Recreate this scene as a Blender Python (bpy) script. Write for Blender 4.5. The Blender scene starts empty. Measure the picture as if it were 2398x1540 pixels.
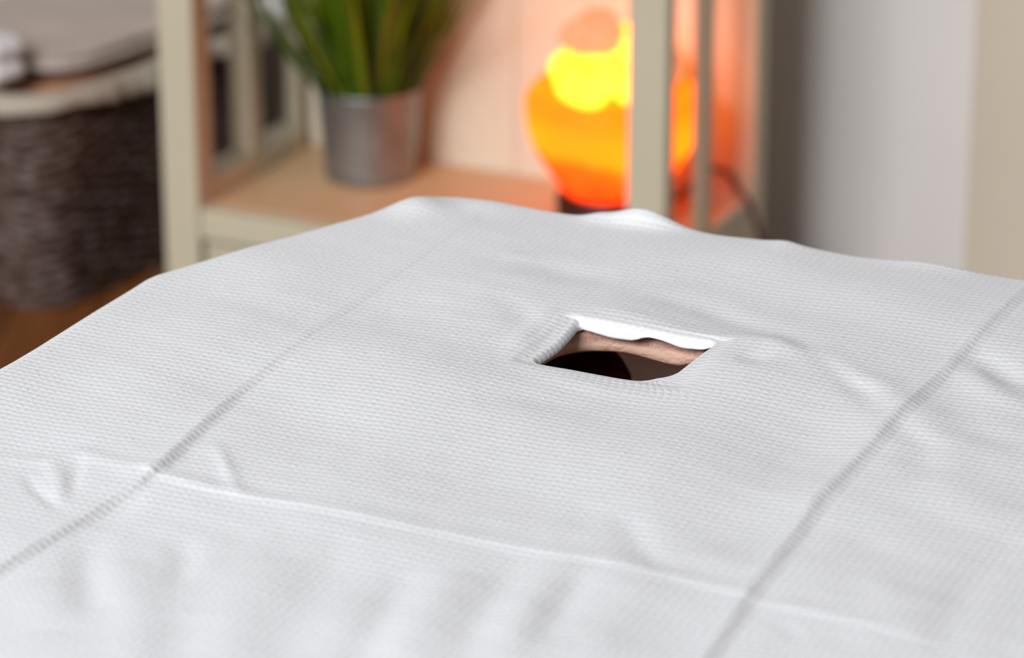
import bpy, bmesh, math, random
import numpy as np
from mathutils import Vector, Matrix, noise
from math import pi, sin, cos, radians, atan2, sqrt
random.seed(7); rng = np.random.default_rng(5)
sc = bpy.context.scene
C = sc.collection

# ------------------------------------------------------------------ camera
F_PX, CAM_H, PITCH = 8000.0, 1.65, atan2(3019, 8000)
cam = bpy.data.cameras.new('camera'); co = bpy.data.objects.new('camera', cam); C.objects.link(co)
cam.sensor_width = 36; cam.lens = F_PX / 2398 * 36
cam.clip_end = 60
co.location = (0, 0, CAM_H); co.rotation_euler = (pi/2 - PITCH, 0, 0)
cam.dof.use_dof = True; cam.dof.focus_distance = 2.33; cam.dof.aperture_fstop = 5.2
sc.camera = co
sc.view_settings.view_transform = 'Standard'; sc.view_settings.look = 'None'
sc.view_settings.gamma = 1; sc.view_settings.exposure = 0; sc.view_settings.use_curve_mapping = False

TA, SA = radians(24.0), radians(25.3)        # headings of the massage table and of the shelf unit
def plan(x, y, z=0.8, a=TA):                 # measured photo point on a level plane -> table coordinates
    u, v = x-1199, y-770
    d = (u, F_PX*cos(PITCH)-v*sin(PITCH), -F_PX*sin(PITCH)-v*cos(PITCH))
    r = (z-CAM_H)/d[2]; X, Y = d[0]*r, d[1]*r
    return X*cos(a)-Y*sin(a), X*sin(a)+Y*cos(a)
def wor(s, t, z, a=TA): return Vector((s*cos(a)+t*sin(a), -s*sin(a)+t*cos(a), z))

# ------------------------------------------------------------------ object helpers
def tag(o, label=None, cat=None, group=None, kind=None):
    if label: o['label'] = label
    if cat: o['category'] = cat
    if group: o['group'] = group
    if kind: o['kind'] = kind
    return o
def empty(name, loc, rz, label, cat, group=None):
    o = bpy.data.objects.new(name, None); C.objects.link(o); o.empty_display_size = .1
    o.location = loc; o.rotation_euler = (0, 0, rz)
    return tag(o, label, cat, group)
def link_mesh(name, me, mat, parent=None, loc=None, rz=None, smooth=False):
    me.materials.append(mat)
    if smooth:
        me.polygons.foreach_set('use_smooth', [True]*len(me.polygons))
    o = bpy.data.objects.new(name, me); C.objects.link(o)
    if parent: o.parent = parent
    if loc is not None: o.location = loc
    if rz is not None: o.rotation_euler = (0, 0, rz)
    return o
def obj(name, bm, mat, parent=None, loc=None, rz=None, smooth=False, recalc=True):
    if recalc: bmesh.ops.recalc_face_normals(bm, faces=bm.faces)
    me = bpy.data.meshes.new(name); bm.to_mesh(me); bm.free()
    return link_mesh(name, me, mat, parent, loc, rz, smooth)
def bevel(o, w=.003, seg=2, ang=35):
    m = o.modifiers.new('bevel', 'BEVEL'); m.width = w; m.segments = seg; m.limit_method = 'ANGLE'; m.angle_limit = radians(ang)
    return o
def box(bm, x0, x1, y0, y1, z0, z1):
    vs = [bm.verts.new((x, y, z)) for z in (z0, z1) for y in (y0, y1) for x in (x0, x1)]
    for f in ((0,2,3,1), (4,5,7,6), (0,1,5,4), (2,6,7,3), (0,4,6,2), (1,3,7,5)):
        bm.faces.new([vs[i] for i in f])
def lathe(bm, prof, n=48, cx=0, cy=0, jit=None, cap0=True, cap1=True):
    rings = []
    for (r, z) in prof:
        ring = []
        for k in range(n):
            a = 2*pi*k/n; rr = r*(jit(a, z) if jit else 1)
            ring.append(bm.verts.new((cx+rr*cos(a), cy+rr*sin(a), z)))
        rings.append(ring)
    for a, b in zip(rings, rings[1:]):
        for k in range(n):
            bm.faces.new((a[k], a[(k+1) % n], b[(k+1) % n], b[k]))
    if cap0: bm.faces.new(rings[0][::-1])
    if cap1: bm.faces.new(rings[-1])
def tube(bm, pts, r, n=10, taper=None):
    pts = [Vector(p) for p in pts]; rings = []
    up = Vector((0, 0, 1))
    for i, p in enumerate(pts):
        t = (pts[min(i+1, len(pts)-1)] - pts[max(i-1, 0)]).normalized()
        if abs(t.dot(up)) > .95: up = Vector((1, 0, 0))
        a = t.cross(up).normalized(); b = t.cross(a).normalized()
        rr = r if taper is None else r*taper(i/(len(pts)-1))
        rings.append([bm.verts.new(p + (a*cos(2*pi*k/n)+b*sin(2*pi*k/n))*rr) for k in range(n)])
    for a, b in zip(rings, rings[1:]):
        for k in range(n): bm.faces.new((a[k], a[(k+1) % n], b[(k+1) % n], b[k]))
    bm.faces.new(rings[0][::-1]); bm.faces.new(rings[-1])
def smooth_path(ctrl, n):
    P = [Vector(c) for c in ctrl]; P = [P[0]*2-P[1]] + P + [P[-1]*2-P[-2]]; out = []
    for i in range(1, len(P)-2):
        for k in range(n):
            t = k/n; a, b, c, d = P[i-1:i+3]
            out.append(.5*((2*b)+(c-a)*t+(2*a-5*b+4*c-d)*t*t+(3*b-a-3*c+d)*t**3))
    out.append(P[-2]); return out

# ------------------------------------------------------------------ materials
def lin(r, g, b):
    f = lambda c: (c/255/12.92) if c/255 <= .04045 else ((c/255+.055)/1.055)**2.4
    return (f(r), f(g), f(b), 1)
class NM:
    def __init__(s, name):
        s.m = bpy.data.materials.new(name); s.m.use_nodes = True
        s.nt = s.m.node_tree; s.N = s.nt.nodes; s.L = s.nt.links
        s.b = s.N['Principled BSDF']
    def n(s, t, **k):
        x = s.N.new(t)
        for a, v in k.items():
            if a.startswith('i_'):
                key = a[2:]; key = int(key) if key.isdigit() else key.replace('_', ' ')
                x.inputs[key].default_value = v
            else: setattr(x, a, v)
        return x
    def l(s, a, b): s.L.new(a, b)
    def math(s, op, a, b=None, c=None):
        x = s.N.new('ShaderNodeMath'); x.operation = op
        for i, v in enumerate((a, b, c)):
            if v is None: continue
            if isinstance(v, (int, float)): x.inputs[i].default_value = v
            else: s.l(v, x.inputs[i])
        return x.outputs[0]
    def ramp(s, fac, stops):
        r = s.N.new('ShaderNodeValToRGB'); e = r.color_ramp.elements
        while len(e) < len(stops): e.new(.5)
        for k, (p, c) in zip(e, stops): k.position = p; k.color = c
        s.l(fac, r.inputs[0]); return r.outputs[0]
def plain(name, col, rough=.6, metal=0, bump=0, scale=200, var=0.0, spec=.5, vscale=6):
    m = NM(name); m.b.inputs['Roughness'].default_value = rough; m.b.inputs['Metallic'].default_value = metal
    m.b.inputs['Specular IOR Level'].default_value = spec
    tc = m.n('ShaderNodeTexCoord'); nz = m.n('ShaderNodeTexNoise', i_Scale=vscale, i_Detail=4.0)
    m.l(tc.outputs['Object'], nz.inputs['Vector'])
    lo = tuple(c*(1-var) for c in col[:3])+(1,); hi = tuple(min(1, c*(1+var)) for c in col[:3])+(1,)
    m.l(m.ramp(nz.outputs[0], [(.3, lo), (.7, hi)]), m.b.inputs['Base Color'])
    if bump:
        n2 = m.n('ShaderNodeTexNoise', i_Scale=scale, i_Detail=3.0); m.l(tc.outputs['Object'], n2.inputs['Vector'])
        bp = m.n('ShaderNodeBump', i_Strength=1.0, i_Distance=bump); m.l(n2.outputs[0], bp.inputs['Height'])
        m.l(bp.outputs[0], m.b.inputs['Normal'])
    return m.m

def mat_sheet():
    m = NM('white_waffle_cloth'); m.b.inputs['Roughness'].default_value = .92
    m.b.inputs['Specular IOR Level'].default_value = .15
    m.b.inputs['Base Color'].default_value = (.762, .762, .770, 1)
    m.b.inputs['Sheen Weight'].default_value = .12
    uv = m.n('ShaderNodeUVMap'); uv.uv_map = 'UVMap'
    nz = m.n('ShaderNodeTexNoise', i_Scale=90.0, i_Detail=2.0); m.l(uv.outputs[0], nz.inputs['Vector'])
    off = m.n('ShaderNodeVectorMath', operation='SUBTRACT'); m.l(nz.outputs[1], off.inputs[0]); off.inputs[1].default_value = (.5, .5, .5)
    sc_ = m.n('ShaderNodeVectorMath', operation='SCALE'); m.l(off.outputs[0], sc_.inputs[0]); sc_.inputs['Scale'].default_value = .0034
    ad = m.n('ShaderNodeVectorMath', operation='ADD'); m.l(uv.outputs[0], ad.inputs[0]); m.l(sc_.outputs[0], ad.inputs[1])
    sp = m.n('ShaderNodeSeparateXYZ'); m.l(ad.outputs[0], sp.inputs[0])
    fu = m.math('ABSOLUTE', m.math('SINE', m.math('MULTIPLY', sp.outputs[0], pi/.0058)))
    fv = m.math('ABSOLUTE', m.math('SINE', m.math('MULTIPLY', sp.outputs[1], pi/.0062)))
    hu = m.math('MULTIPLY_ADD', m.math('POWER', fu, 1.1), .80, .20)
    hv = m.math('POWER', fv, .95)
    cell = m.math('MULTIPLY', hu, hv)
    # uneven puffiness of the cells
    n3 = m.n('ShaderNodeTexNoise', i_Scale=150.0, i_Detail=2.0); m.l(uv.outputs[0], n3.inputs['Vector'])
    cell = m.math('MULTIPLY', cell, m.math('MULTIPLY_ADD', n3.outputs[0], 1.7, .15))
    n2 = m.n('ShaderNodeTexNoise', i_Scale=1400.0, i_Detail=3.0, i_Roughness=.7); m.l(uv.outputs[0], n2.inputs['Vector'])
    h = m.math('ADD', cell, m.math('MULTIPLY', n2.outputs[0], .36))
    bp = m.n('ShaderNodeBump', i_Strength=1.0, i_Distance=.00036); m.l(h, bp.inputs['Height'])
    m.l(bp.outputs[0], m.b.inputs['Normal'])
    return m.m
def mat_leather():
    m = NM('rose_beige_leather'); m.b.inputs['Roughness'].default_value = .55
    tc = m.n('ShaderNodeTexCoord'); sp = m.n('ShaderNodeSeparateXYZ'); m.l(tc.outputs['Object'], sp.inputs[0])
    v = m.n('ShaderNodeTexVoronoi', i_Scale=900.0); m.l(tc.outputs['Object'], v.inputs['Vector'])
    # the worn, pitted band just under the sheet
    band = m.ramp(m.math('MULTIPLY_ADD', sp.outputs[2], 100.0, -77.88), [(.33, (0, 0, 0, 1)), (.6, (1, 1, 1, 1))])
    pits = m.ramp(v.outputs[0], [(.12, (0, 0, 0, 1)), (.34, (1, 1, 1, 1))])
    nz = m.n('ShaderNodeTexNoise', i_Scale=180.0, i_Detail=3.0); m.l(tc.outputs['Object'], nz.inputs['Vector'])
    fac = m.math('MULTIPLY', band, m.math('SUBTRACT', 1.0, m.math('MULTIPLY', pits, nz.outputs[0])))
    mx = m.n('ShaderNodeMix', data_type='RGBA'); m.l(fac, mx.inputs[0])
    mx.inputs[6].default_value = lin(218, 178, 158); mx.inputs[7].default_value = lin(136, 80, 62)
    m.l(mx.outputs[2], m.b.inputs['Base Color'])
    n2 = m.n('ShaderNodeTexNoise', i_Scale=120.0, i_Detail=4.0, i_Distortion=1.5); m.l(tc.outputs['Object'], n2.inputs['Vector'])
    bp = m.n('ShaderNodeBump', i_Strength=1.0, i_Distance=.0016); m.l(n2.outputs[0], bp.inputs['Height']); m.l(bp.outputs[0], m.b.inputs['Normal'])
    return m.m
def mat_planks():
    m = NM('oak_floorboards'); m.b.inputs['Roughness'].default_value = .5
    tc = m.n('ShaderNodeTexCoord'); mp = m.n('ShaderNodeMapping'); m.l(tc.outputs['Object'], mp.inputs[0]); mp.inputs['Rotation'].default_value = (0, 0, radians(65))
    br = m.n('ShaderNodeTexBrick', i_Scale=1.0, i_Mortar_Size=.0015, i_Brick_Width=1.2, i_Row_Height=.12)
    br.inputs['Color1'].default_value = lin(150, 92, 44); br.inputs['Color2'].default_value = lin(128, 76, 34); br.inputs['Mortar'].default_value = lin(50, 28, 12)
    m.l(mp.outputs[0], br.inputs['Vector'])
    m2 = m.n('ShaderNodeMapping'); m2.inputs['Scale'].default_value = (2, 30, 1); m.l(mp.outputs[0], m2.inputs[0])
    nz = m.n('ShaderNodeTexNoise', i_Scale=3.0, i_Detail=5.0); m.l(m2.outputs[0], nz.inputs['Vector'])
    mx = m.n('ShaderNodeMix', data_type='RGBA', blend_type='MULTIPLY'); mx.inputs[0].default_value = 1
    m.l(br.outputs[0], mx.inputs[6]); m.l(m.ramp(nz.outputs[0], [(.3, (.6, .6, .6, 1)), (.7, (1, 1, 1, 1))]), mx.inputs[7])
    m.l(mx.outputs[2], m.b.inputs['Base Color']); return m.m
def mat_salt(name, stops, strength, scale=14, base=(230, 140, 90), glow_fade=False):
    m = NM(name); m.b.inputs['Base Color'].default_value = lin(*base); m.b.inputs['Roughness'].default_value = .8; m.b.inputs['Specular IOR Level'].default_value = .2
    tc = m.n('ShaderNodeTexCoord'); nz = m.n('ShaderNodeTexNoise', i_Scale=scale, i_Detail=2.0, i_Distortion=.6)
    m.l(tc.outputs['Object'], nz.inputs['Vector'])
    fac = nz.outputs[0]
    if glow_fade:      # inner lamp glow painted in by height: redder towards the foot
        sp = m.n('ShaderNodeSeparateXYZ'); m.l(tc.outputs['Object'], sp.inputs[0])
        w1 = m.math('MULTIPLY_ADD', nz.outputs[0], .05, sp.outputs[2])
        st = m.ramp(m.math('MULTIPLY', w1, 5.0), [(.45, (.24,)*3+(1,)), (.645, (.40,)*3+(1,)), (.70, (.66,)*3+(1,)), (.83, (.68,)*3+(1,)), (.98, (.50,)*3+(1,))])
        fac = m.math('ADD', m.math('MULTIPLY', st, .75), m.math('MULTIPLY', nz.outputs[0], .25))
    m.l(m.ramp(fac, stops), m.b.inputs['Emission Color']); m.b.inputs['Emission Strength'].default_value = strength
    return m.m
def mat_wicker():
    m = NM('grey_brown_wicker'); m.b.inputs['Roughness'].default_value = .65
    tc = m.n('ShaderNodeTexCoord'); mp = m.n('ShaderNodeMapping'); mp.inputs['Scale'].default_value = (45, 45, 95); m.l(tc.outputs['Object'], mp.inputs[0])
    nz = m.n('ShaderNodeTexNoise', i_Scale=1.0, i_Detail=2.0); m.l(mp.outputs[0], nz.inputs['Vector'])
    m.l(m.ramp(nz.outputs[0], [(.3, lin(42, 24, 16)), (.5, lin(76, 54, 44)), (.72, lin(122, 110, 106))]), m.b.inputs['Base Color'])
    return m.m
def mat_grass():
    m = NM('green_grass_blade'); m.b.inputs['Roughness'].default_value = .5
    g = m.n('ShaderNodeNewGeometry')
    m.l(m.ramp(g.outputs['Random Per Island'], [(0, lin(24, 50, 4)), (.35, lin(52, 92, 6)), (.65, lin(92, 132, 10)), (.85, lin(128, 138, 14)), (1, lin(176, 140, 16))]), m.b.inputs['Base Color'])
    m.b.inputs['Subsurface Weight'].default_value = 0
    tr = m.n('ShaderNodeBsdfTranslucent'); tr.inputs[0].default_value = lin(120, 160, 20)
    mx = m.n('ShaderNodeMixShader', i_0=.25) if False else m.N.new('ShaderNodeMixShader'); mx.inputs[0].default_value = .25
    out = m.N['Material Output']; m.l(m.b.outputs[0], mx.inputs[1]); m.l(tr.outputs[0], mx.inputs[2]); m.l(mx.outputs[0], out.inputs[0])
    return m.m

M_sheet = mat_sheet(); M_leather = mat_leather(); M_floor = mat_planks()
M_ceil = plain('white_ceiling_paint', lin(200, 200, 200), .9)
M_side = plain('low_bounce_wall_tone', lin(140, 138, 136), .9)  # unseen side walls, toned darker than the back wall to cut bounce light
M_wall = plain('grey_wall_paint', lin(220, 217, 214), .9, var=.015)
M_cream = plain('cream_painted_wood', lin(192, 183, 158), .5, var=.02)
M_trim = plain('cream_door_paint', lin(204, 196, 178), .5, var=.02)
M_panel = plain('white_painted_panel', lin(212, 202, 180), .6, var=.01)
M_board = plain('shelf_board_paint', lin(206, 170, 128), .5, var=.03)
M_beech = plain('beech_wood', lin(190, 140, 90), .5, var=.08)
M_zinc = plain('galvanised_zinc', lin(150, 153, 156), .42, metal=.85, var=.18, vscale=24, bump=.0006, scale=60)
M_soil = plain('dark_moss', lin(30, 34, 14), .95, bump=.004, scale=90, var=.3)
M_grass = mat_grass()
M_wicker = mat_wicker()
M_liner = plain('linen_lining', lin(176, 166, 150), .9, bump=.0015, scale=60)
M_taupe = plain('taupe_fleece', lin(186, 172, 162), .95, bump=.003, scale=25, var=.05)
M_peach = plain('peach_cotton', lin(178, 128, 98), .95, bump=.002, scale=40, var=.05)
M_white = plain('white_towelling', lin(228, 228, 230), .95, bump=.003, scale=120)
M_maroon = plain('maroon_plush', lin(92, 16, 18), .95, bump=.004, scale=420, var=.5, spec=.1, vscale=90)
M_chrome = plain('brushed_steel', lin(180, 180, 182), .3, metal=1)
M_black = plain('black_plastic', lin(25, 24, 24), .5)
M_walnut = plain('dark_lamp_wood', lin(46, 20, 14), .45, var=.2)
M_cord = plain('dark_cord', lin(70, 34, 26), .5)
M_bowl = mat_salt('glowing_salt_bowl', [(.30, (1, .040, .0008, 1)), (.42, (1, .085, .0005, 1)), (.52, (1, .150, .0012, 1)), (.68, (1, .215, .002, 1))], 2.6, 9, (90, 40, 20), True)
M_chunk = mat_salt('bright_salt_chunk', [(.3, (1, .15, .002, 1)), (.6, (1, .215, .013, 1)), (.8, (1, .20, .008, 1))], 8.2, 18, (120, 70, 30))
M_chunk2 = mat_salt('pale_salt_chunk', [(.3, (1, .27, .09, 1)), (.7, (1, .42, .20, 1))], .78, 22, (180, 120, 96))

# ------------------------------------------------------------------ setting (shelf frame: s along the wall, t into it)
WT = 4.31
def struct(name, bm, m, a=SA, **k):
    return tag(obj(name, bm, m, rz=-a, **k), kind='structure')
bm = bmesh.new(); box(bm, -4.6, 1.2, -1.6, WT, -.05, 0); struct('floor', bm, M_floor)
bm = bmesh.new(); box(bm, -4.6, -1.305, WT, WT+.12, 0, 2.6); box(bm, -.43, 1.2, WT, WT+.12, 0, 2.6); box(bm, -1.305, -.43, WT, WT+.12, 2.06, 2.6)
struct('wall_back', bm, M_wall)
bm = bmesh.new(); box(bm, -4.72, -4.6, -1.6, WT+.12, 0, 2.6); struct('wall_left', bm, M_side)
bm = bmesh.new(); box(bm, 1.2, 1.32, -1.6, WT+.12, 0, 2.6); struct('wall_right', bm, M_side)
bm = bmesh.new(); box(bm, -4.72, 1.32, 1.6, WT+.12, 2.6, 2.7); struct('ceiling', bm, M_ceil)
# door casing and door, right edge of the view
bm = bmesh.new(); box(bm, -1.338, -1.238, WT-.022, WT, 0, 2.13); box(bm, -.497, -.41, WT-.022, WT, 0, 2.13); box(bm, -1.238, -.497, WT-.022, WT, 2.042, 2.13)
bevel(struct('trim_1', bm, M_trim), .006)
bm = bmesh.new(); box(bm, -1.303, -.432, WT+.0215, WT+.06, .001, 2.058)
for z0, z1 in ((.25, .95), (1.12, 1.85)):
    for s0, s1 in ((-1.14, -.9), (-.83, -.6)): box(bm, s0, s1, WT+.012, WT+.0225, z0, z1)
d = struct('door_1', bm, M_trim); bevel(d, .004)
bm = bmesh.new()
tube(bm, [(-1.19, WT+.022, 1.0), (-1.19, WT-.03, 1.0), (-1.08, WT-.035, 1.0)], .009)
h_ = obj('door_handle', bm, M_chrome, smooth=True); h_.parent = d

# ------------------------------------------------------------------ massage table (table frame: s across, t towards its head)
ZT = .80
SL, SR, TN, TF = -1.199, -.44, .44, 2.302
POLY = [(SL, TN), (SR, TN), (SR, 2.055), (-.55, TF), (-1.088, TF), (SL+.003, 2.055)]      # outline of the padded top
def inset(poly, d):
    out = []; n = len(poly)
    for i in range(n):
        a, b, c = (np.array(poly[(i+k) % n], float) for k in (-1, 0, 1))
        e1 = (b-a)/np.linalg.norm(b-a); e2 = (c-b)/np.linalg.norm(c-b)
        n1 = np.array((-e1[1], e1[0])); n2 = np.array((-e2[1], e2[0]))
        A = np.array([n1, n2]); rhs = np.array([n1@a+d, n2@c+d]); out.append(np.linalg.solve(A, rhs))
    return out
RC = .035
INP = inset(POLY, RC)
def outline_map(S, T):
    """distance outside the padded top's outline (0 inside), closest point on the inner polygon, direction"""
    inside = np.ones(S.shape, bool); best = np.full(S.shape, 1e9); cx = S.copy(); cy = T.copy()
    n = len(INP)
    for i in range(n):
        a, b = INP[i], INP[(i+1) % n]; e = b-a; L = e@e
        inside &= (e[0]*(T-a[1])-e[1]*(S-a[0])) >= 0
        k = np.clip(((S-a[0])*e[0]+(T-a[1])*e[1])/L, 0, 1)
        px, py = a[0]+k*e[0], a[1]+k*e[1]; dd = np.hypot(S-px, T-py)
        m = dd < best; best = np.where(m, dd, best); cx = np.where(m, px, cx); cy = np.where(m, py, cy)
    dist = np.where(inside, 0, best)
    with np.errstate(all='ignore'):
        dx = np.where(dist > 0, (S-cx)/np.maximum(best, 1e-9), 0); dy = np.where(dist > 0, (T-cy)/np.maximum(best, 1e-9), 0)
    return dist, cx, cy, dx, dy

# hole of the sheet
A0, A1, B0, B1 = -.886, -.772, 2.010, 2.101
def lines(spec):
    out = []
    for a, b, h in spec:
        n = max(1, round((b-a)/h)); out += list(np.linspace(a, b, n, endpoint=False))
    out.append(spec[-1][1]); return np.array(out)
sa = lines([(-1.50, -1.26, .012), (-1.26, -1.20, .004), (-1.20, A0-.02, .0025), (A0-.02, A0, .0016), (A0, A1, .0016), (A1, A1+.02, .0016), (A1+.02, -.43, .0025), (-.43, -.38, .005), (-.38, -.14, .015)])
tb = lines([(.14, 1.38, .02), (1.38, B0-.02, .0025), (B0-.02, B0, .0016), (B0, B1, .0016), (B1, B1+.02, .0016), (B1+.02, 2.36, .0025), (2.36, 2.60, .012)])
NS, NT = len(sa), len(tb)
S, T = np.meshgrid(sa, tb, indexing='ij')
UVs, UVt = S.copy(), T.copy()
# round the corners of the hole and bow its edges
RAD = {(0, 0): .013, (1, 0): .029, (0, 1): .006, (1, 1): .010}
def warp_boundary(s, t):
    ns, nt = s, t
    for (i, j), r in RAD.items():
        cs = A0+r if i == 0 else A1-r; ct = B0+r if j == 0 else B1-r
        if (s-cs)*(1 if i else -1) > 0 and (t-ct)*(1 if j else -1) > 0:
            v = np.array((s-cs, t-ct)); v = v/np.linalg.norm(v)*r; ns, nt = cs+v[0], ct+v[1]
    k = (s-A0)/(A1-A0); q = (t-B0)/(B1-B0)
    if abs(t-B0) < 1e-6: nt -= .0035*sin(pi*k)
    nt += -.004*k*q
    if abs(s-A0) < 1e-6: ns += .004*sin(pi*q)
    ns -= .009*(1-q)**1.25*k
    return ns-s, nt-t
# displacement field around the hole
PS = np.clip(S, A0, A1); PT = np.clip(T, B0, B1)
inb = (S > A0) & (S < A1) & (T > B0) & (T < B1)
near = (np.maximum(abs(S-PS), abs(T-PT)) < .04) & ~inb
DS = np.zeros_like(S); DT = np.zeros_like(T)
for i, j in zip(*np.nonzero(near)):
    dx, dy = warp_boundary(PS[i, j], PT[i, j]); w = math.exp(-(max(abs(S[i, j]-PS[i, j]), abs(T[i, j]-PT[i, j]))/.015)**2)
    DS[i, j] = dx*w; DT[i, j] = dy*w
S = S+DS; T = T+DT

def seg_dist(poly, X=None, Y=None):
    """signed cross distance (right positive), along-parameter 0..1 and end distance for a polyline in table coordinates"""
    X = S if X is None else X; Y = T if Y is None else Y
    best = np.full(X.shape, 1e9); sg = np.zeros_like(X); al = np.zeros_like(X)
    P = [np.array(p) for p in poly]; Ls = [np.linalg.norm(b-a) for a, b in zip(P, P[1:])]; tot = sum(Ls); acc = 0
    for a, b, L in zip(P, P[1:], Ls):
        e = (b-a)/L; k = np.clip((X-a[0])*e[0]+(Y-a[1])*e[1], 0, L)
        px, py = a[0]+k*e[0], a[1]+k*e[1]; d = np.hypot(X-px, Y-py); m = d < best
        best = np.where(m, d, best); sg = np.where(m, np.sign((X-a[0])*e[1]-(Y-a[1])*e[0]), sg); al = np.where(m, (acc+k)/tot, al); acc += L
    return best*sg, al
def P(*px): return [plan(x, y) for x, y in px]
Z = np.zeros_like(S)
def sm(x, a, b): x = np.clip((x-a)/(b-a), 0, 1); return x*x*(3-2*x)
def fold(poly, amp, wl=.030, wr=.007, steep=.0022, wiggle=0):
    """ironed-in fold: a lip on the left that drops steeply to a shallow trough on the right"""
    global Z
    x, al = seg_dist(poly)
    A = np.interp(al, np.linspace(0, 1, len(amp)), amp)
    if wiggle: x = x+wiggle*np.sin(al*37)+wiggle*.6*np.sin(al*83+1)
    ends = sm(al, 0, .03)*(1-sm(al, .97, 1)) if len(amp) > 0 else 1
    A = A*.74
    r = np.clip(x/wr, 0, 1)
    h = np.where(x < 0, np.exp(np.minimum(x, 0)/wl), (1-1.45*np.sin(r*pi/2))*np.exp(-np.maximum(x-wr, 0)/.022))
    Z = Z + A*h*np.where(np.abs(x) > .2, 0, 1)
def stroke(pxs, amp, w, plane=None):
    """soft ridge (+) or dent (-) along measured points"""
    global Z
    x, al = seg_dist(P(*pxs)); e = np.sin(pi*np.clip(al, .02, .98))**.5
    Z = Z + .98*amp*e*np.exp(-(x/w)**2)
# main folds
fold([(-1.019, 1.736), (-1.0385, 1.879), (-1.045, 2.02), (-1.042, 2.27)], [.0036, .0032, .0017, .0009, .0010, .0009, .0005, .0003], wl=.016, wr=.0075)
fold([(-1.045, 1.30), (-1.030, 1.569), (-1.018, 1.728)], [.0036]*5+[.0034, .0024, .001], wl=.02, wr=.007)
fold([(-.595, 1.35), (-.605, 1.624), (-.613, 1.73), (-.620, 1.86), (-.619, 2.01), (-.610, 2.30)], [.0026, .0026, .0022, .0032, .0034, .0034, .0034, .0032, .0024, .0020], wl=.018, wr=.0095, wiggle=.0004)
# the cross fold: narrow bright ridge with a shallow hollow behind it
x, al = seg_dist([(-1.020, 1.728), (-.941, 1.721), (-.833, 1.719), (-.71, 1.722), (-.614, 1.712), (-.50, 1.697)])
Z += np.interp(al, [0, .15, .3, .5, .7, .77, .8, .85, 1], [.0015, .0012, .0009, .0008, .0009, .0009, .0004, .0010, .0006])*np.exp(-(x/np.where(x > 0, .0042, .014))**2)
Z -= np.interp(al, [0, .2, .5, 1], [.0022, .0014, .0006, .0002])*.2*np.exp(-((x+.011)/.009)**2)
# crumples
stroke([(505, 1040), (560, 1155)], .0013, .0045); stroke([(450, 1045), (440, 1110)], -.0007, .010)
stroke([(120, 1075), (155, 1180)], .0013, .006); stroke([(185, 1070), (160, 1180)], -.0010, .005)
stroke([(60, 1110), (85, 1150), (135, 1195)], -.0012, .004); stroke([(-10, 1068), (110, 1078), (190, 1060), (330, 1105)], .0010, .008)
stroke([(420, 1265), (435, 1310), (410, 1380)], -.0016, .009); stroke([(215, 1260), (200, 1340), (215, 1440)], -.0022, .012)
stroke([(330, 1150), (210, 1230)], -.0014, .012); stroke([(300, 1300), (320, 1450), (300, 1560)], .0018, .018)
stroke([(100, 1350), (120, 1480)], .0020, .025); stroke([(450, 1440), (400, 1560)], -.0016, .018)
stroke([(640, 1300), (560, 1420), (520, 1560)], .0014, .020); stroke([(800, 1280), (720, 1420), (640, 1560)], -.0013, .016)
stroke([(960, 1330), (900, 1430), (820, 1560)], -.0022, .012); stroke([(1080, 1330), (1000, 1450), (920, 1560)], .0020, .014)
stroke([(1210, 1310), (1130, 1430), (1060, 1560)], -.0018, .011); stroke([(1320, 1310), (1240, 1420), (1170, 1560)], .0022, .013)
stroke([(1380, 1330), (1330, 1400), (1260, 1520)], -.0020, .010); stroke([(1520, 1360), (1420, 1480), (1380, 1560)], .0016, .016)
stroke([(1460, 1200), (1500, 1280), (1560, 1345)], -.0016, .011); stroke([(1520, 1200), (1640, 1330)], .0008, .022)
stroke([(1640, 1280), (1740, 1350)], .0016, .018); stroke([(1330, 1230), (1420, 1180)], -.0008, .014)
stroke([(1200, 600), (1330, 640), (1460, 650)], -.0016, .016); stroke([(1180, 590), (1260, 605)], .0012, .012)
stroke([(1500, 690), (1640, 710), (1760, 760), (1880, 790)], -.0024, .016); stroke([(1600, 690), (1720, 730), (1830, 780)], .0010, .020)
stroke([(1700, 790), (1800, 800), (1900, 830), (2030, 900)], .0028, .014); stroke([(1730, 835), (1800, 850)], -.0022, .012)
stroke([(1850, 790), (1960, 870), (2030, 920), (2050, 960)], -.0026, .011); stroke([(1980, 960), (1930, 1010), (1850, 1080), (1760, 1150)], -.0016, .022)
stroke([(1990, 880), (2060, 900), (2090, 960)], .0016, .015); stroke([(2090, 970), (2160, 1040), (2150, 1130)], -.0020, .014)
stroke([(2290, 820), (2350, 870), (2398, 900)], -.0028, .012); stroke([(2260, 850), (2340, 920), (2420, 960)], .0026, .014)
stroke([(2200, 900), (2270, 1000), (2400, 1050)], -.0022, .018); stroke([(2150, 1100), (2260, 1180), (2398, 1230)], .0016, .024)
stroke([(2398, 1250), (2300, 1330), (2230, 1430), (2180, 1540)], -.0018, .013); stroke([(1990, 1200), (2040, 1300), (1990, 1400)], -.0012, .020)
stroke([(1830, 1455), (1870, 1505)], -.0005, .005); stroke([(2010, 1290), (2120, 1440)], .0012, .02)
stroke([(1180, 700), (1230, 740), (1270, 790)], -.0014, .015); stroke([(1300, 720), (1240, 770), (1190, 815)], .0018, .008)
stroke([(1380, 722), (1500, 744), (1640, 776)], .0008, .010); stroke([(1270, 870), (1420, 905), (1540, 915)], .0010, .012)
stroke([(1100, 930), (1230, 930), (1360, 960)], -.0014, .020); stroke([(760, 800), (900, 870), (1000, 1000)], .0014, .05)
stroke([(700, 700), (830, 640), (960, 560)], -.0010, .03); stroke([(500, 690), (640, 720), (760, 770)], -.0010, .022)
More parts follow.
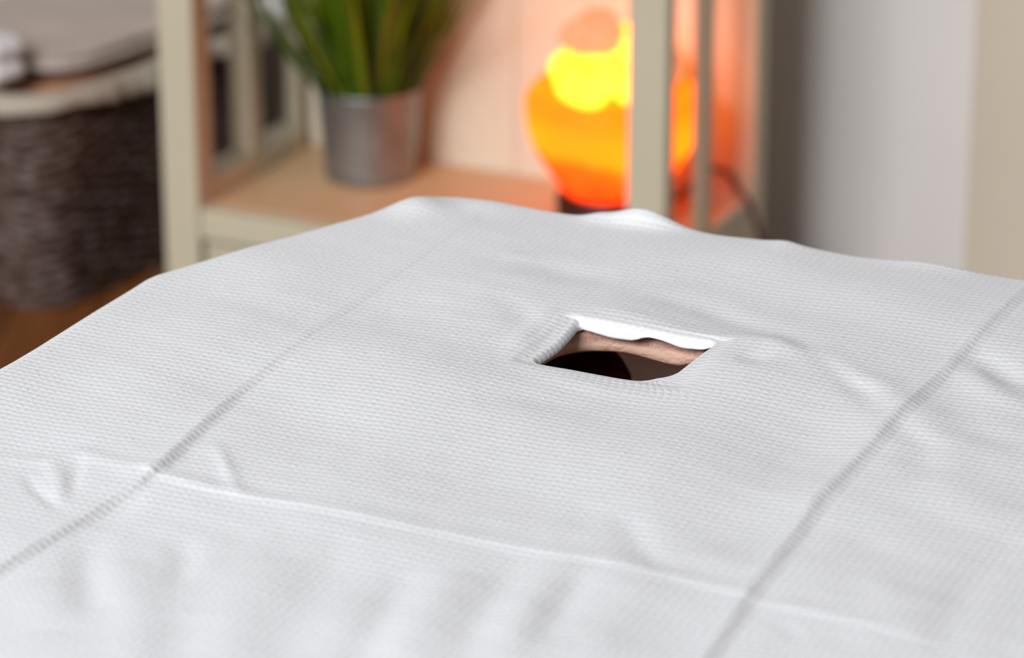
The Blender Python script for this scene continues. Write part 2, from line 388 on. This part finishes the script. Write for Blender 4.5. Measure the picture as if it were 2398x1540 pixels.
# lazy undulation of the whole sheet
for k in range(26):
    wl = rng.uniform(.045, .22); th = rng.uniform(0, pi); ph = rng.uniform(0, 2*pi)
    Z += .00008*(wl/.06)**1.15*np.sin(2*pi*(S*cos(th)+T*sin(th))/wl+ph)
    if k % 2: Z += .00004*np.sin(2*pi*(S*cos(th)+T*sin(th))/.03+ph*3)*np.sin(7*S+ph)*np.sin(9*T+ph)
# slight sag towards the hole corner, lip around it
hd = np.hypot(np.maximum(np.maximum(A0-S, S-A1), 0), np.maximum(np.maximum(B0-T, T-B1), 0))
Z -= .0020*np.exp(-(hd/.0055)**2)*(1-sm(T, B1-.006, B1))
# lumps where the sheet bunches on the far edge
def lump(s0, t0, ws, wt, a):
    global Z
    Z += a*np.exp(-((S-s0)/ws)**2-((T-t0)/wt)**2)
lump(-.920, 2.318, .030, .016, .019); lump(-.955, 2.312, .012, .014, .003); lump(-.802, 2.32, .012, .02, .0035); lump(-.690, 2.325, .035, .02, .006)
lump(-1.092, 2.272, .022, .022, .006); lump(-1.045, 2.30, .03, .02, .003); lump(-.86, 2.33, .02, .02, -.002)
# drape over the rim
Z = np.where(Z < -.0035, -.0035-.0025*(1-np.exp(-(-.0035-Z)/.0025)), Z)
D, CX, CY, DX, DY = outline_map(S, T)
RE = .020
d = D-RC
arc = RE*pi/2
ang = np.clip(d, 0, arc)/RE
hang = np.maximum(d-arc, 0)
tang = CX*DY*0 + (S*np.abs(DY)+T*np.abs(DX))
wave = np.sin(tang*38)*.010+np.sin(tang*71+1.3)*.004
outw = RE*np.sin(ang)+hang*(.10)+wave*np.clip(hang/.12, 0, 1)
drop = RE*(1-np.cos(ang))+hang*.985
out = d > 0
XS = np.where(out, CX+DX*(RC+outw), S); YT = np.where(out, CY+DY*(RC+outw), T)
ZZ = ZT + Z*np.where(out, np.exp(-np.maximum(d, 0)/.05), 1) - np.where(out, drop, 0)
# vertices and faces
verts = np.stack([XS, YT, ZZ], -1).reshape(-1, 3); uvs = np.stack([UVs, UVt], -1).reshape(-1, 2)
idx = np.arange(NS*NT).reshape(NS, NT)
ia0, ia1 = np.argmin(abs(sa-A0)), np.argmin(abs(sa-A1)); ib0, ib1 = np.argmin(abs(tb-B0)), np.argmin(abs(tb-B1))
keep = np.ones((NS-1, NT-1), bool); keep[ia0:ia1, ib0:ib1] = False
q = np.stack([idx[:-1, :-1], idx[1:, :-1], idx[1:, 1:], idx[:-1, 1:]], -1)[keep]
# rolled lip inside the hole: rings grown from the hole's edge
loop = [idx[i, ib0] for i in range(ia0, ia1)]+[idx[ia1, j] for j in range(ib0, ib1)]+[idx[i, ib1] for i in range(ia1, ia0, -1)]+[idx[ia0, j] for j in range(ib1, ib0, -1)]
lp = verts[loop]; nl = len(loop)
tg = np.roll(lp, -1, 0)-np.roll(lp, 1, 0); nrm = np.stack([-tg[:, 1], tg[:, 0]], 1); nrm /= np.linalg.norm(nrm, axis=1)[:, None]
for _ in range(4): nrm = (np.roll(nrm, 1, 0)+nrm*2+np.roll(nrm, -1, 0)); nrm /= np.linalg.norm(nrm, axis=1)[:, None]
k = np.clip((lp[:, 0]-A0)/(A1-A0), 0, 1)
farL = np.interp(k, [0, .08, .3, .42, .52, .62, .75, .9, 1], [.010, .0120, .0145, .0138, .0085, .0090, .0115, .0105, .007])
isfar = sm(lp[:, 1], B1-.012, B1-.003); isleft = sm(-lp[:, 0], -(A0+.012), -(A0+.004))*(1-isfar)
Lh = .0065*(1-isfar)*(1-isleft)+farL*isfar+.0085*isleft
for _ in range(5): Lh = (np.roll(Lh, 1)+2*Lh+np.roll(Lh, -1))/4
RR = .0046+.0040*isfar
Lh = Lh+.0008*isfar
ring_prev = np.array(loop); vv = [verts]; uu = [uvs]; ff = [q]; base = len(verts)
inward = np.stack([-(-nrm[:, 0]), nrm[:, 1]], 1)
cen = np.array(((A0+A1)/2, (B0+B1)/2)); sgn = np.sign(((cen-lp[:, :2])*nrm).sum(1)).mean(); nin = nrm*(1 if sgn > 0 else -1)
NR = 12
for r_ in range(1, NR+1):
    l = Lh*r_/NR; a_ = np.clip(l/RR, 0, pi/2); rest = np.maximum(l-RR*pi/2, 0)
    iw = RR*np.sin(a_)+rest*(.12+.25*isfar*np.sin(k*9)); dz = RR*(1-np.cos(a_))+rest*.97
    p = lp.copy(); p[:, :2] += nin*iw[:, None]; p[:, 2] -= dz
    uvn = uvs[loop]+nin*(l[:, None]); vv.append(p); uu.append(uvn)
    cur = np.arange(base, base+nl); base += nl
    ff.append(np.stack([ring_prev, np.roll(ring_prev, -1), np.roll(cur, -1), cur], -1)); ring_prev = cur
V = np.concatenate(vv); U = np.concatenate(uu); Fq = np.concatenate(ff)
used_v = np.zeros(len(V), bool); used_v[Fq.ravel()] = True; remap = np.cumsum(used_v)-1; V = V[used_v]; U = U[used_v]; Fq = remap[Fq]
me = bpy.data.meshes.new('table_sheet'); me.from_pydata(V.tolist(), [], Fq.tolist())
uvl = me.uv_layers.new(name='UVMap'); uvl.data.foreach_set('uv', U[Fq.ravel()].astype(np.float32).ravel())
sheet = link_mesh('table_sheet', me, M_sheet, rz=-TA, smooth=True)
tag(sheet, 'white waffle-textured sheet with ironed folds and a face hole, covering the massage table', 'sheet')
m = sheet.modifiers.new('thickness', 'SOLIDIFY'); m.thickness = .0011; m.offset = -1

# padded top with its face hole
table = empty('massage_table', (0, 0, 0), -TA, 'massage table with rose-beige leather padding, hidden under the white sheet except inside the face hole', 'massage table')
def slab(poly, hole, z0f, z1f, rim=0, name='x'):
    bm = bmesh.new(); n = len(hole)
    # resample the outline by angle around the hole's centre so rings pair up
    hc = np.mean(hole, 0); angs = [math.atan2(p[1]-hc[1], p[0]-hc[0]) for p in hole]; outer = []
    for a in angs:
        dvec = np.array((cos(a), sin(a))); best = None
        for i in range(len(poly)):
            p, q_ = np.array(poly[i], float), np.array(poly[(i+1) % len(poly)], float); e = q_-p
            den = dvec[0]*e[1]-dvec[1]*e[0]
            if abs(den) < 1e-9: continue
            w = p-hc; tt = (w[0]*e[1]-w[1]*e[0])/den; ss = (w[0]*dvec[1]-w[1]*dvec[0])/den
            if tt > 0 and -1e-6 <= ss <= 1+1e-6 and (best is None or tt < best): best = tt
        outer.append(hc+dvec*best)
    def ring(pts, zf, zadd=0): return [bm.verts.new((p[0], p[1], zf(p)+zadd)) for p in pts]
    ins = lambda pts, w: [p+(hc-p)*w for p in pts]
    hole = [np.array(h) for h in hole]
    r = []
    zt, zb = z1f, z0f; H = lambda w: (lambda p: zt(p)*(1-w)+zb(p)*w)
    grow = lambda w: [h+(h-hc)/np.linalg.norm(h-hc)*w for h in hole]
    rings = [ring(ins(outer, .012), zt), ring(grow(.012), zt), ring(grow(.004), zt, -.0006), ring(grow(.001), zt, -.003), ring(grow(0), H(.35)), ring(grow(-.001), H(.6)), ring(grow(0), H(.85)), ring(grow(.004), zb), ring(grow(.03), zb), ring(ins(outer, .012), zb), ring(outer, H(.8)), ring(outer, H(.2))]
    rings.append(rings[0])
    for a, b in zip(rings, rings[1:]):
        for k_ in range(n): bm.faces.new((a[k_], a[(k_+1) % n], b[(k_+1) % n], b[k_]))
    return bm
HC = ((A0+A1)/2, (B0+B1)/2)
hole_t = []
for k_ in range(120):
    a = 2*pi*k_/120; ex = .63; rx, ry = .0625, .0500
    c_, s_ = cos(a), sin(a)
    hole_t.append((HC[0]+rx*abs(c_)**ex*(1 if c_ > 0 else -1)-.001, HC[1]+ry*abs(s_)**ex*(1 if s_ > 0 else -1)-.001))
inner_poly = [tuple(p) for p in inset(POLY, .004)]
def zbot(p):
    return ZT-.0250-.0045*math.exp(-((p[0]+.812)/.026)**2)+min(.009, .0125*max(0, (p[0]+.812)/.035)**1.5)*(p[1] > 2.04) - .0015*max(0, -(p[0]+.85)/.03)*(p[1] > 2.04)
zbot_full = lambda p: zbot(p) if abs(p[0]-HC[0]) < .09 and abs(p[1]-HC[1]) < .08 else ZT-.045
pad = obj('padded_top', slab(inner_poly, hole_t, zbot_full, lambda p: ZT-.0085), M_leather, table, smooth=True)
bevel(pad, .006, 2, 60)
# table board under the padding, with a wider opening
hole_b = [(HC[0]-.03+(h[0]-HC[0])*1.9, HC[1]+.055+(h[1]-HC[1])*2.4) for h in hole_t]
obj('table_board', slab([tuple(p) for p in inset(POLY, .02)], hole_b, lambda p: ZT-.060, lambda p: ZT-.0455), M_beech, table)
bm = bmesh.new()
for s0, s1, t0, t1 in ((SL+.03, SL+.055, TN+.05, 2.0), (SR-.055, SR-.03, TN+.05, 2.0), (SL+.055, SR-.055, TN+.05, TN+.075), (SL+.055, SR-.055, 1.90, 1.925)):
    box(bm, s0, s1, t0, t1, ZT-.15, ZT-.0605)
bevel(obj('frame', bm, M_beech, table), .003)
for s_, t_ in ((SL+.058, TN+.10), (SR-.10, TN+.10), (SL+.058, 1.845), (SR-.10, 1.845)):
    bm = bmesh.new(); box(bm, s_, s_+.042, t_, t_+.042, 0, ZT-.061); bevel(obj('leg', bm, M_beech, table), .004)

# ------------------------------------------------------------------ stool at the head of the table
sx, sy = -.0147, 2.370
stool = empty('stool', (sx, sy, 0), 0, 'small stool with a dark maroon plush seat, glimpsed through the face hole of the sheet', 'stool')
bm = bmesh.new()
prof = [(.001, .728), (.088, .728), (.099, .724), (.104, .715), (.105, .700), (.102, .668), (.094, .660), (.001, .660)]
lathe(bm, prof, 56, jit=lambda a, z: 1+.008*sin(5*a)); obj('seat', bm, M_maroon, stool, smooth=True)
bm = bmesh.new(); lathe(bm, [(.028, .09), (.028, .42), (.015, .422), (.015, .656), (.06, .6595)], 24); obj('gas_column', bm, M_chrome, stool, smooth=True)
for k_ in range(5):
    a = 2*pi*k_/5+.3; bm = bmesh.new(); tube(bm, [(0, 0, .10), (.11*cos(a), .11*sin(a), .085), (.20*cos(a), .20*sin(a), .062)], .014, 10)
    l_ = obj('leg', bm, M_chrome, stool, smooth=True)
    bm = bmesh.new()
    for o_ in (-.012, .012):
        P0 = Vector((.20*cos(a), .20*sin(a), .0255)); t_ = Vector((-sin(a), cos(a), 0))
        tube(bm, [P0+t_*(o_-.007), P0+t_*(o_+.007)], .0245, 18)
    tube(bm, [P0, P0+Vector((0, 0, .035))], .006, 8)
    w_ = obj('caster', bm, M_black, l_)

# ------------------------------------------------------------------ shelf unit
ZB = .20
shelf = empty('shelf_unit', (0, 0, 0), -SA, 'cream painted open shelf unit with posts, holding the plant and the lamp', 'shelf')
HT = 1.20
def part(name, m, *bx, bev=.003, parent=shelf):
    bm = bmesh.new()
    for b_ in bx: box(bm, *b_)
    return bevel(obj(name, bm, m, parent), bev)
part('post', M_cream, (-2.262, -2.209, 3.700, 3.745, 0, HT)); part('post', M_cream, (-1.593, -1.540, 3.700, 3.728, 0, HT))
part('post', M_cream, (-2.245, -2.2215, 4.005, 4.045, 0, HT)); part('post', M_cream, (-1.575, -1.540, 4.005, 4.045, 0, HT))
part('side_upright', M_cream, (-2.244, -2.212, 3.852, 3.886, .2305, .74)); part('side_upright', M_cream, (-1.558, -1.542, 3.828, 3.860, .2225, .74))
part('side_rail', M_cream, (-2.255, -2.2105, 3.7455, 4.0045, .150, .230)); part('side_rail', M_cream, (-1.5585, -1.541, 3.7285, 4.0045, .150, .222))
part('side_rail', M_cream, (-2.255, -2.2105, 3.7455, 4.0045, .7405, .79)); part('side_rail', M_cream, (-1.5585, -1.541, 3.7285, 4.0045, .7405, .79))
part('side_panel', M_cream, (-2.240, -2.222, 3.7455, 4.0045, .04, .1495)); part('side_panel', M_cream, (-1.556, -1.545, 3.7285, 4.0045, .04, .1495))
part('shelf_board', M_board, (-2.210, -1.559, 3.7305, 4.0195, ZB-.022, ZB)); part('shelf_board', M_board, (-2.210, -1.559, 3.7305, 4.0195, .75, .772))
part('front_rail', M_cream, (-2.2085, -1.5935, 3.703, 3.7300, .158, ZB)); part('front_rail', M_cream, (-2.2085, -1.5935, 3.703, 3.7300, .745, .79))
part('front_rail', M_cream, (-2.2085, -1.5935, 3.703, 3.7300, .03, .052))
part('top', M_cream, (-2.275, -1.527, 3.69, 4.055, HT, HT+.022))
bm = bmesh.new()
n_ = 6; w_ = (2.2145-1.5755)/n_
for i in range(n_): box(bm, -2.2145+i*w_+.0006, -2.2145+(i+1)*w_-.0006, 4.0205, 4.034, .04, HT-.001)
box(bm, -2.2145, -1.5755, 4.034, 4.0375, .04, HT-.001)
obj('back_panel', bm, M_panel, shelf)
dr = part('drawer', M_cream, (-2.2035, -1.5985, 3.713, 3.728, .055, .152), (-2.19, -1.61, 3.7285, 3.98, .055, .14), bev=.002)
part('drawer_molding', M_cream, (-2.2035, -2.1905, 3.7085, 3.7128, .055, .152), (-1.6115, -1.5985, 3.7085, 3.7128, .055, .152), (-2.1905, -1.6115, 3.7085, 3.7128, .055, .064), (-2.1905, -1.6115, 3.7085, 3.7128, .143, .152), parent=dr, bev=.001)
for s_ in (-2.05, -1.75):
    bm = bmesh.new(); tube(bm, [(s_, 3.7125, .103), (s_, 3.704, .103), (s_, 3.700, .103), (s_, 3.692, .103)], .014, 16, taper=lambda t: .6+.5*t)
    obj('knob', bm, M_cream, dr)

# ------------------------------------------------------------------ potted grass
pl = wor(-2.070, 3.928, ZB, SA)
plant = empty('potted_grass', pl, 0, 'green bushy grass plant in a round zinc pot, left end of the shelf', 'plant')
bm = bmesh.new()
lathe(bm, [(.060, .001), (.062, .004), (.0625, .012), (.0705, .118), (.0722, .123), (.0730, .1275), (.0724, .1300), (.0708, .1290), (.0685, .118), (.060, .02), (.058, .012)], 64)
obj('pot', bm, M_zinc, plant, smooth=True)
bm = bmesh.new(); lathe(bm, [(.0670, .105), (.0672, .112), (.045, .118), (.002, .121)], 32, jit=lambda a, z: 1-.01*abs(sin(4*a))); obj('moss', bm, M_soil, plant, smooth=True)
def blade(bm, p0, az, lean, L, w, curl, tw):
    n = 12; p = Vector(p0); pts = []
    for i in range(n+1):
        t = i/n; el = pi/2 - lean - curl*t*t
        pts.append(p.copy()); p = p + Vector((cos(az)*cos(el), sin(az)*cos(el), sin(el)))*(L/n)
    rows = []
    for i, q_ in enumerate(pts):
        t = i/n; ww = w*(min(1, .55+2.2*t))*max(.02, (1-t**3.2)); a2 = az+pi/2+tw*t
        sd = Vector((cos(a2), sin(a2), 0)); up = Vector((cos(az), sin(az), .0))*.18*ww
        rows.append([bm.verts.new(q_-sd*ww/2+up), bm.verts.new(q_), bm.verts.new(q_+sd*ww/2+up)])
    for a, b in zip(rows, rows[1:]):
        for j in range(2): bm.faces.new((a[j], a[j+1], b[j+1], b[j]))
bm = bmesh.new()
for i in range(240):
    az = random.uniform(0, 2*pi); r0 = .063*sqrt(random.random())
    lean = .03+.62*(r0/.06)*random.uniform(.3, 1.1)
    if 0.2 < az < 2.1: lean *= .55            # the panel behind holds these upright
    blade(bm, (r0*cos(az), r0*sin(az), .112), az+random.uniform(-.35, .35), lean, random.uniform(.16, .38), random.uniform(.0060, .0100), random.uniform(-.1, .5), random.uniform(-1.6, 1.6))
# keep every blade in front of the back panel and inside the left posts
nv = Vector((sin(SA), cos(SA), 0)); lim = 4.014-3.928
sv = Vector((cos(SA), -sin(SA), 0))
for v in bm.verts:
    q_ = v.co.dot(nv)
    if q_ > lim-.02: v.co -= nv*(q_-(lim-.02)-.018*(1-math.exp(-(q_-lim+.02)/.018)))
    s_ = v.co.dot(sv)
    if s_ < -.115: v.co -= sv*(s_+.115+.024*(1-math.exp((s_+.115)/.024)))
f_ = obj('foliage', bm, M_grass, plant, smooth=True, recalc=False)

# ------------------------------------------------------------------ salt lamp
lc = wor(-1.690, 3.878, ZB, SA)
lamp = empty('salt_lamp', lc, 0, 'glowing orange carved salt bowl lamp on a dark round wooden base', 'lamp')
bm = bmesh.new(); lathe(bm, [(.066, .0008), (.071, .004), (.072, .040), (.069, .047), (.060, .049)], 48); obj('base', bm, M_walnut, lamp, smooth=True)
def rock(a, z): return 1+.035*sin(3*a+9*z)+.022*sin(5*a-20*z+1)+.012*sin(11*a+40*z)
BS = 1.045; prof = [(.058, .0495), (.068, .055), (.075, .067), (.086, .085), (.098, .109), (.107, .135), (.111, .160), (.110, .178), (.104, .187), (.094, .188), (.087, .178), (.080, .155), (.070, .120), (.055, .090), (.030, .075)]
bm = bmesh.new(); lathe(bm, [(r_*BS, z_) for r_, z_ in prof], 72, jit=rock)
for v in bm.verts:
    n_ = noise.noise(v.co*22)*.004+noise.noise(v.co*60)*.0015; v.co *= 1+n_/.1*(.6 if v.co.z > .05 else 0)
obj('bowl', bm, M_bowl, lamp, smooth=True)
bm = bmesh.new()
ctl = [(-1.640, 3.925, .020), (-1.625, 3.960, .026), (-1.605, 3.985, .052), (-1.585, 3.994, .056), (-1.566, 3.990, .048), (-1.550, 3.975, .036), (-1.533, 3.968, .0255), (-1.518, 3.972, -.02), (-1.512, 3.99, -.08), (-1.50, 4.03, -.15), (-1.48, 4.12, -.190), (-1.45, 4.20, -.1955)]
M_inv = Matrix.Rotation(0, 4, 'Z')
tube(bm, smooth_path([wor(s_, t_, ZB+z_, SA)-lc for s_, t_, z_ in ctl], 8), .0042, 10); obj('cord', bm, M_cord, lamp, smooth=True)
# salt chunks heaped in the bowl
def chunk(r, seed, sq):
    bm = bmesh.new(); bmesh.ops.create_icosphere(bm, subdivisions=3, radius=1)
    rr = random.Random(seed); pl_ = []
    for _ in range(11):
        d_ = Vector((rr.gauss(0, 1), rr.gauss(0, 1), rr.gauss(0, 1))).normalized(); pl_.append((d_, rr.uniform(.68, .92)))
    for v in bm.verts:
        p = v.co.copy()
        for d_, h in pl_:
            e = p.dot(d_)-h
            if e > 0: p -= d_*e*.92
        p *= 1+.03*noise.noise(p*3+Vector((seed, 0, 0)))
        v.co = Vector((p.x*r*sq[0], p.y*r*sq[1], p.z*r*sq[2]))
    return bm
CH = [ # offset from the bowl's centre in view-aligned x, y, z (above the board), radius, squash, material, label
 (-.032, -.030, .205, .040, (1.1, 1, .9), M_chunk, 'bright yellow glowing salt chunk at the front left of the lamp bowl'),
 (.022, -.038, .205, .036, (1, 1, .9), M_chunk, 'bright yellow glowing salt chunk at the front centre of the lamp bowl'),
 (.066, .004, .214, .034, (.9, 1, 1.05), M_chunk2, 'pale pink salt chunk leaning at the right rim of the lamp bowl'),
 (-.048, .028, .208, .034, (1, 1, 1), M_chunk, 'yellow glowing salt chunk at the back left of the lamp bowl'),
 (.010, .042, .222, .038, (1.1, 1, 1), M_chunk, 'yellow glowing salt chunk at the back of the lamp bowl'),
 (.030, -.004, .240, .031, (1, .9, 1.2), M_chunk, 'yellow salt chunk standing just below the topmost one'),
 (-.026, -.004, .262, .044, (1.05, .9, .74), M_chunk2, 'large pale pinkish salt chunk topping the heap in the lamp bowl')]
for i, (x_, y_, z_, r_, sq, m_, lb) in enumerate(CH):
    o = obj('salt_chunk', chunk(r_, i+3, sq), m_, None, loc=lc+Vector((x_, y_, z_))); tag(o, lb, 'salt chunk', 'salt chunks heaped in the lamp bowl')

# ------------------------------------------------------------------ wicker basket
BA = radians(33.8)
bc = Vector((-.628, 4.419, 0))            # near right corner on the floor (before rounding)
LX, LY, BH = .28, .49, .300
basket = empty('wicker_basket', bc, -BA, 'dark grey-brown rectangular wicker basket with linen lining on the wooden floor', 'basket')
def rrect(x0, x1, y0, y1, r, step):
    pts = []
    for (cx, cy, a0) in ((x1-r, y0+r, -pi/2), (x1-r, y1-r, 0), (x0+r, y1-r, pi/2), (x0+r, y0+r, pi)):
        k_ = max(6, int(r*pi/2/step))
        for i in range(k_+1):
            a = a0+pi/2*i/k_; pts.append((cx+r*cos(a), cy+r*sin(a)))
    out = []
    for p, q_ in zip(pts, pts[1:]+pts[:1]):
        L = math.dist(p, q_); m_ = max(1, round(L/step))
        for i in range(m_): out.append((p[0]+(q_[0]-p[0])*i/m_, p[1]+(q_[1]-p[1])*i/m_))
    return out
def basket_ring(z, grow=0, step=.0085):
    g = .018*z/BH + grow
    return rrect(-LX-g, g-.012, .0-g, LY+g, .055, step)
base_pts = basket_ring(0); n = len(base_pts); n -= 0
rows = 38; sub = 4; bm = bmesh.new(); rings = []
per = [0]
for p, q_ in zip(base_pts, base_pts[1:]): per.append(per[-1]+math.dist(p, q_))
tot = per[-1]+math.dist(base_pts[-1], base_pts[0]); stakes = 2*round(tot/.034/2)
cxb, cyb = -LX/2, LY/2
for j in range(rows*sub+1):
    row, fr = divmod(j, sub); fr /= sub; z = BH*j/(rows*sub); ring = []
    g = .018*z/BH
    for i, p in enumerate(base_pts):
        pn = base_pts[(i+1) % n]; pp = base_pts[i-1]
        tx, ty = pn[0]-pp[0], pn[1]-pp[1]; l_ = math.hypot(tx, ty); nx, ny = ty/l_, -tx/l_
        ph = sin(per[i]/tot*stakes*pi)*(1 if row % 2 else -1)
        bul = sin(pi*fr) if fr > 0 else 0
        d_ = g+.0042*ph*(.35+.65*bul)+.0026*bul
        ring.append(bm.verts.new((p[0]+nx*d_, p[1]+ny*d_, z+.001)))
    rings.append(ring)
for a, b in zip(rings, rings[1:]):
    for i in range(n): bm.faces.new((a[i], a[(i+1) % n], b[(i+1) % n], b[i]))
bm.faces.new(rings[0][::-1])
bod = obj('body', bm, M_wicker, basket, smooth=True, recalc=False)
m = bod.modifiers.new('thickness', 'SOLIDIFY'); m.thickness = .005; m.offset = -1
bm = bmesh.new(); pts = [Vector((p[0], p[1], BH+.004)) for p in basket_ring(BH, .0)]
nn = len(pts); R_ = []
for i, p in enumerate(pts):
    t_ = (pts[(i+1) % nn]-pts[i-1]).normalized(); a_ = t_.cross(Vector((0, 0, 1))); rr = .0095+.002*sin(i*1.9)
    R_.append([bm.verts.new(p+a_*cos(2*pi*k_/10)*rr+Vector((0, 0, 1))*sin(2*pi*k_/10)*rr) for k_ in range(10)])
for i in range(nn):
    a, b = R_[i], R_[(i+1) % nn]
    for k_ in range(10): bm.faces.new((a[k_], a[(k_+1) % 10], b[(k_+1) % 10], b[k_]))
obj('rim', bm, M_wicker, basket, smooth=True)
# lining folded over the rim
bm = bmesh.new(); rings = []
N0 = rrect(-LX, -.012, 0, LY, .055, .0085)
for (g, z, wv) in ((-.012, BH-.12, 0), (-.008, BH-.02, 0), (-.002, BH+.014, .001), (.012, BH+.018, .001), (.026, BH+.016, .001), (.031, BH+.009, .002), (.033, BH+.001, .003), (.035, BH-.007, .004)):
    ring = []
    for i, p in enumerate(N0):
        pn = N0[(i+1) % len(N0)]; pp = N0[i-1]; tx, ty = pn[0]-pp[0], pn[1]-pp[1]; l_ = math.hypot(tx, ty)
        g2 = g+.010+wv*sin(i*.55)+wv*.6*sin(i*1.27); ring.append(bm.verts.new((p[0]+ty/l_*g2, p[1]-tx/l_*g2, z+wv*1.6*sin(i*.21))))
    rings.append(ring)
for a, b in zip(rings, rings[1:]):
    for i in range(len(a)): bm.faces.new((a[i], a[(i+1) % len(a)], b[(i+1) % len(a)], b[i]))
li = obj('lining', bm, M_liner, basket, smooth=True)
li.modifiers.new('thickness', 'SOLIDIFY').thickness = .002
# textiles piled in the basket
def cushion(w, l, h, folds=3, lump=.006, seed=0):
    """a folded textile: rounded slab with soft layer lines on its edges and a lumpy top"""
    bm = bmesh.new(); nx, ny, nz = 34, 40, 10
    bmesh.ops.create_cube(bm, size=1)
    bmesh.ops.subdivide_edges(bm, edges=bm.edges, cuts=17, use_grid_fill=True)
    for v in bm.verts:
        x_, y_, z_ = v.co*2
        p = 5; k_ = (abs(x_)**p+abs(y_)**p+abs(z_)**p)**(1/p); mx = max(abs(x_), abs(y_), abs(z_))
        x_, y_, z_ = x_*mx/k_, y_*mx/k_, z_*mx/k_
        side = max(abs(x_), abs(y_))
        ly = .010*abs(sin(z_*pi*folds/2))*(side > .7)
        nzv = noise.noise(Vector((x_*2.2+seed, y_*2.2, z_)))*lump+noise.noise(Vector((x_*6+seed, y_*6, z_*2)))*lump*.35
        v.co = Vector((x_*(w/2+ly), y_*(l/2+ly), z_*h/2+(nzv if z_ > 0 else 0)*1.0))
    return bm
def inb(dx, dy, z): return Matrix.Rotation(-BA, 3, 'Z') @ Vector((dx, dy, 0)) + bc + Vector((0, 0, z))
TX = [('folded_towel', 'peach folded towel under the taupe blanket in the basket', M_peach, (-.138, .24), BH-.030, (.225, .39, .085), -BA, 3, .003),
      ('folded_blanket', 'large taupe blanket folded on top of the wicker basket', M_taupe, (-.158, .262), BH+.0405, (.29, .41, .036), -BA-.03, 1, .006),
      ('folded_napkin', 'small white cloth folded over the basket front at the left picture edge', M_white, (-.135, -.004), BH+.058, (.15, .06, .07), -BA-.08, 2, .004)]
for nm, lb, m_, (dx, dy), z_, (w_, l_, h_), rz, fo, lu in TX:
    o = obj(nm, cushion(w_, l_, h_, fo, lu, hash(nm) % 7 if False else len(nm)), m_, None, loc=inb(dx, dy, z_), rz=rz, smooth=True)
    tag(o, lb, nm.split('_')[1])

# ------------------------------------------------------------------ light: a window behind the camera on the left, daylight in the room
def area(name, loc, target, size, power, col, sy=None):
    l = bpy.data.lights.new(name, 'AREA'); l.shape = 'RECTANGLE'; l.size = size; l.size_y = sy or size; l.energy = power; l.color = col
    o = bpy.data.objects.new(name, l); C.objects.link(o); o.location = loc
    o.rotation_euler = (Vector(target)-Vector(loc)).to_track_quat('-Z', 'Y').to_euler(); return o
area('window_light', wor(-1.25, -6.5, 5.9, SA), wor(-1.7, 3.6, .5, SA), 3.7, 985, (.965, .975, .985), 2.6)
area('side_window_light', (-2.5, 1.6, 2.0), (0, 2.0, .8), 1.1, 27, (.93, .96, 1.0), 1.2)
w = bpy.data.worlds.new('room_daylight'); sc.world = w; w.use_nodes = True
w.node_tree.nodes['Background'].inputs[0].default_value = (.86, .92, 1, 1); w.node_tree.nodes['Background'].inputs[1].default_value = .44
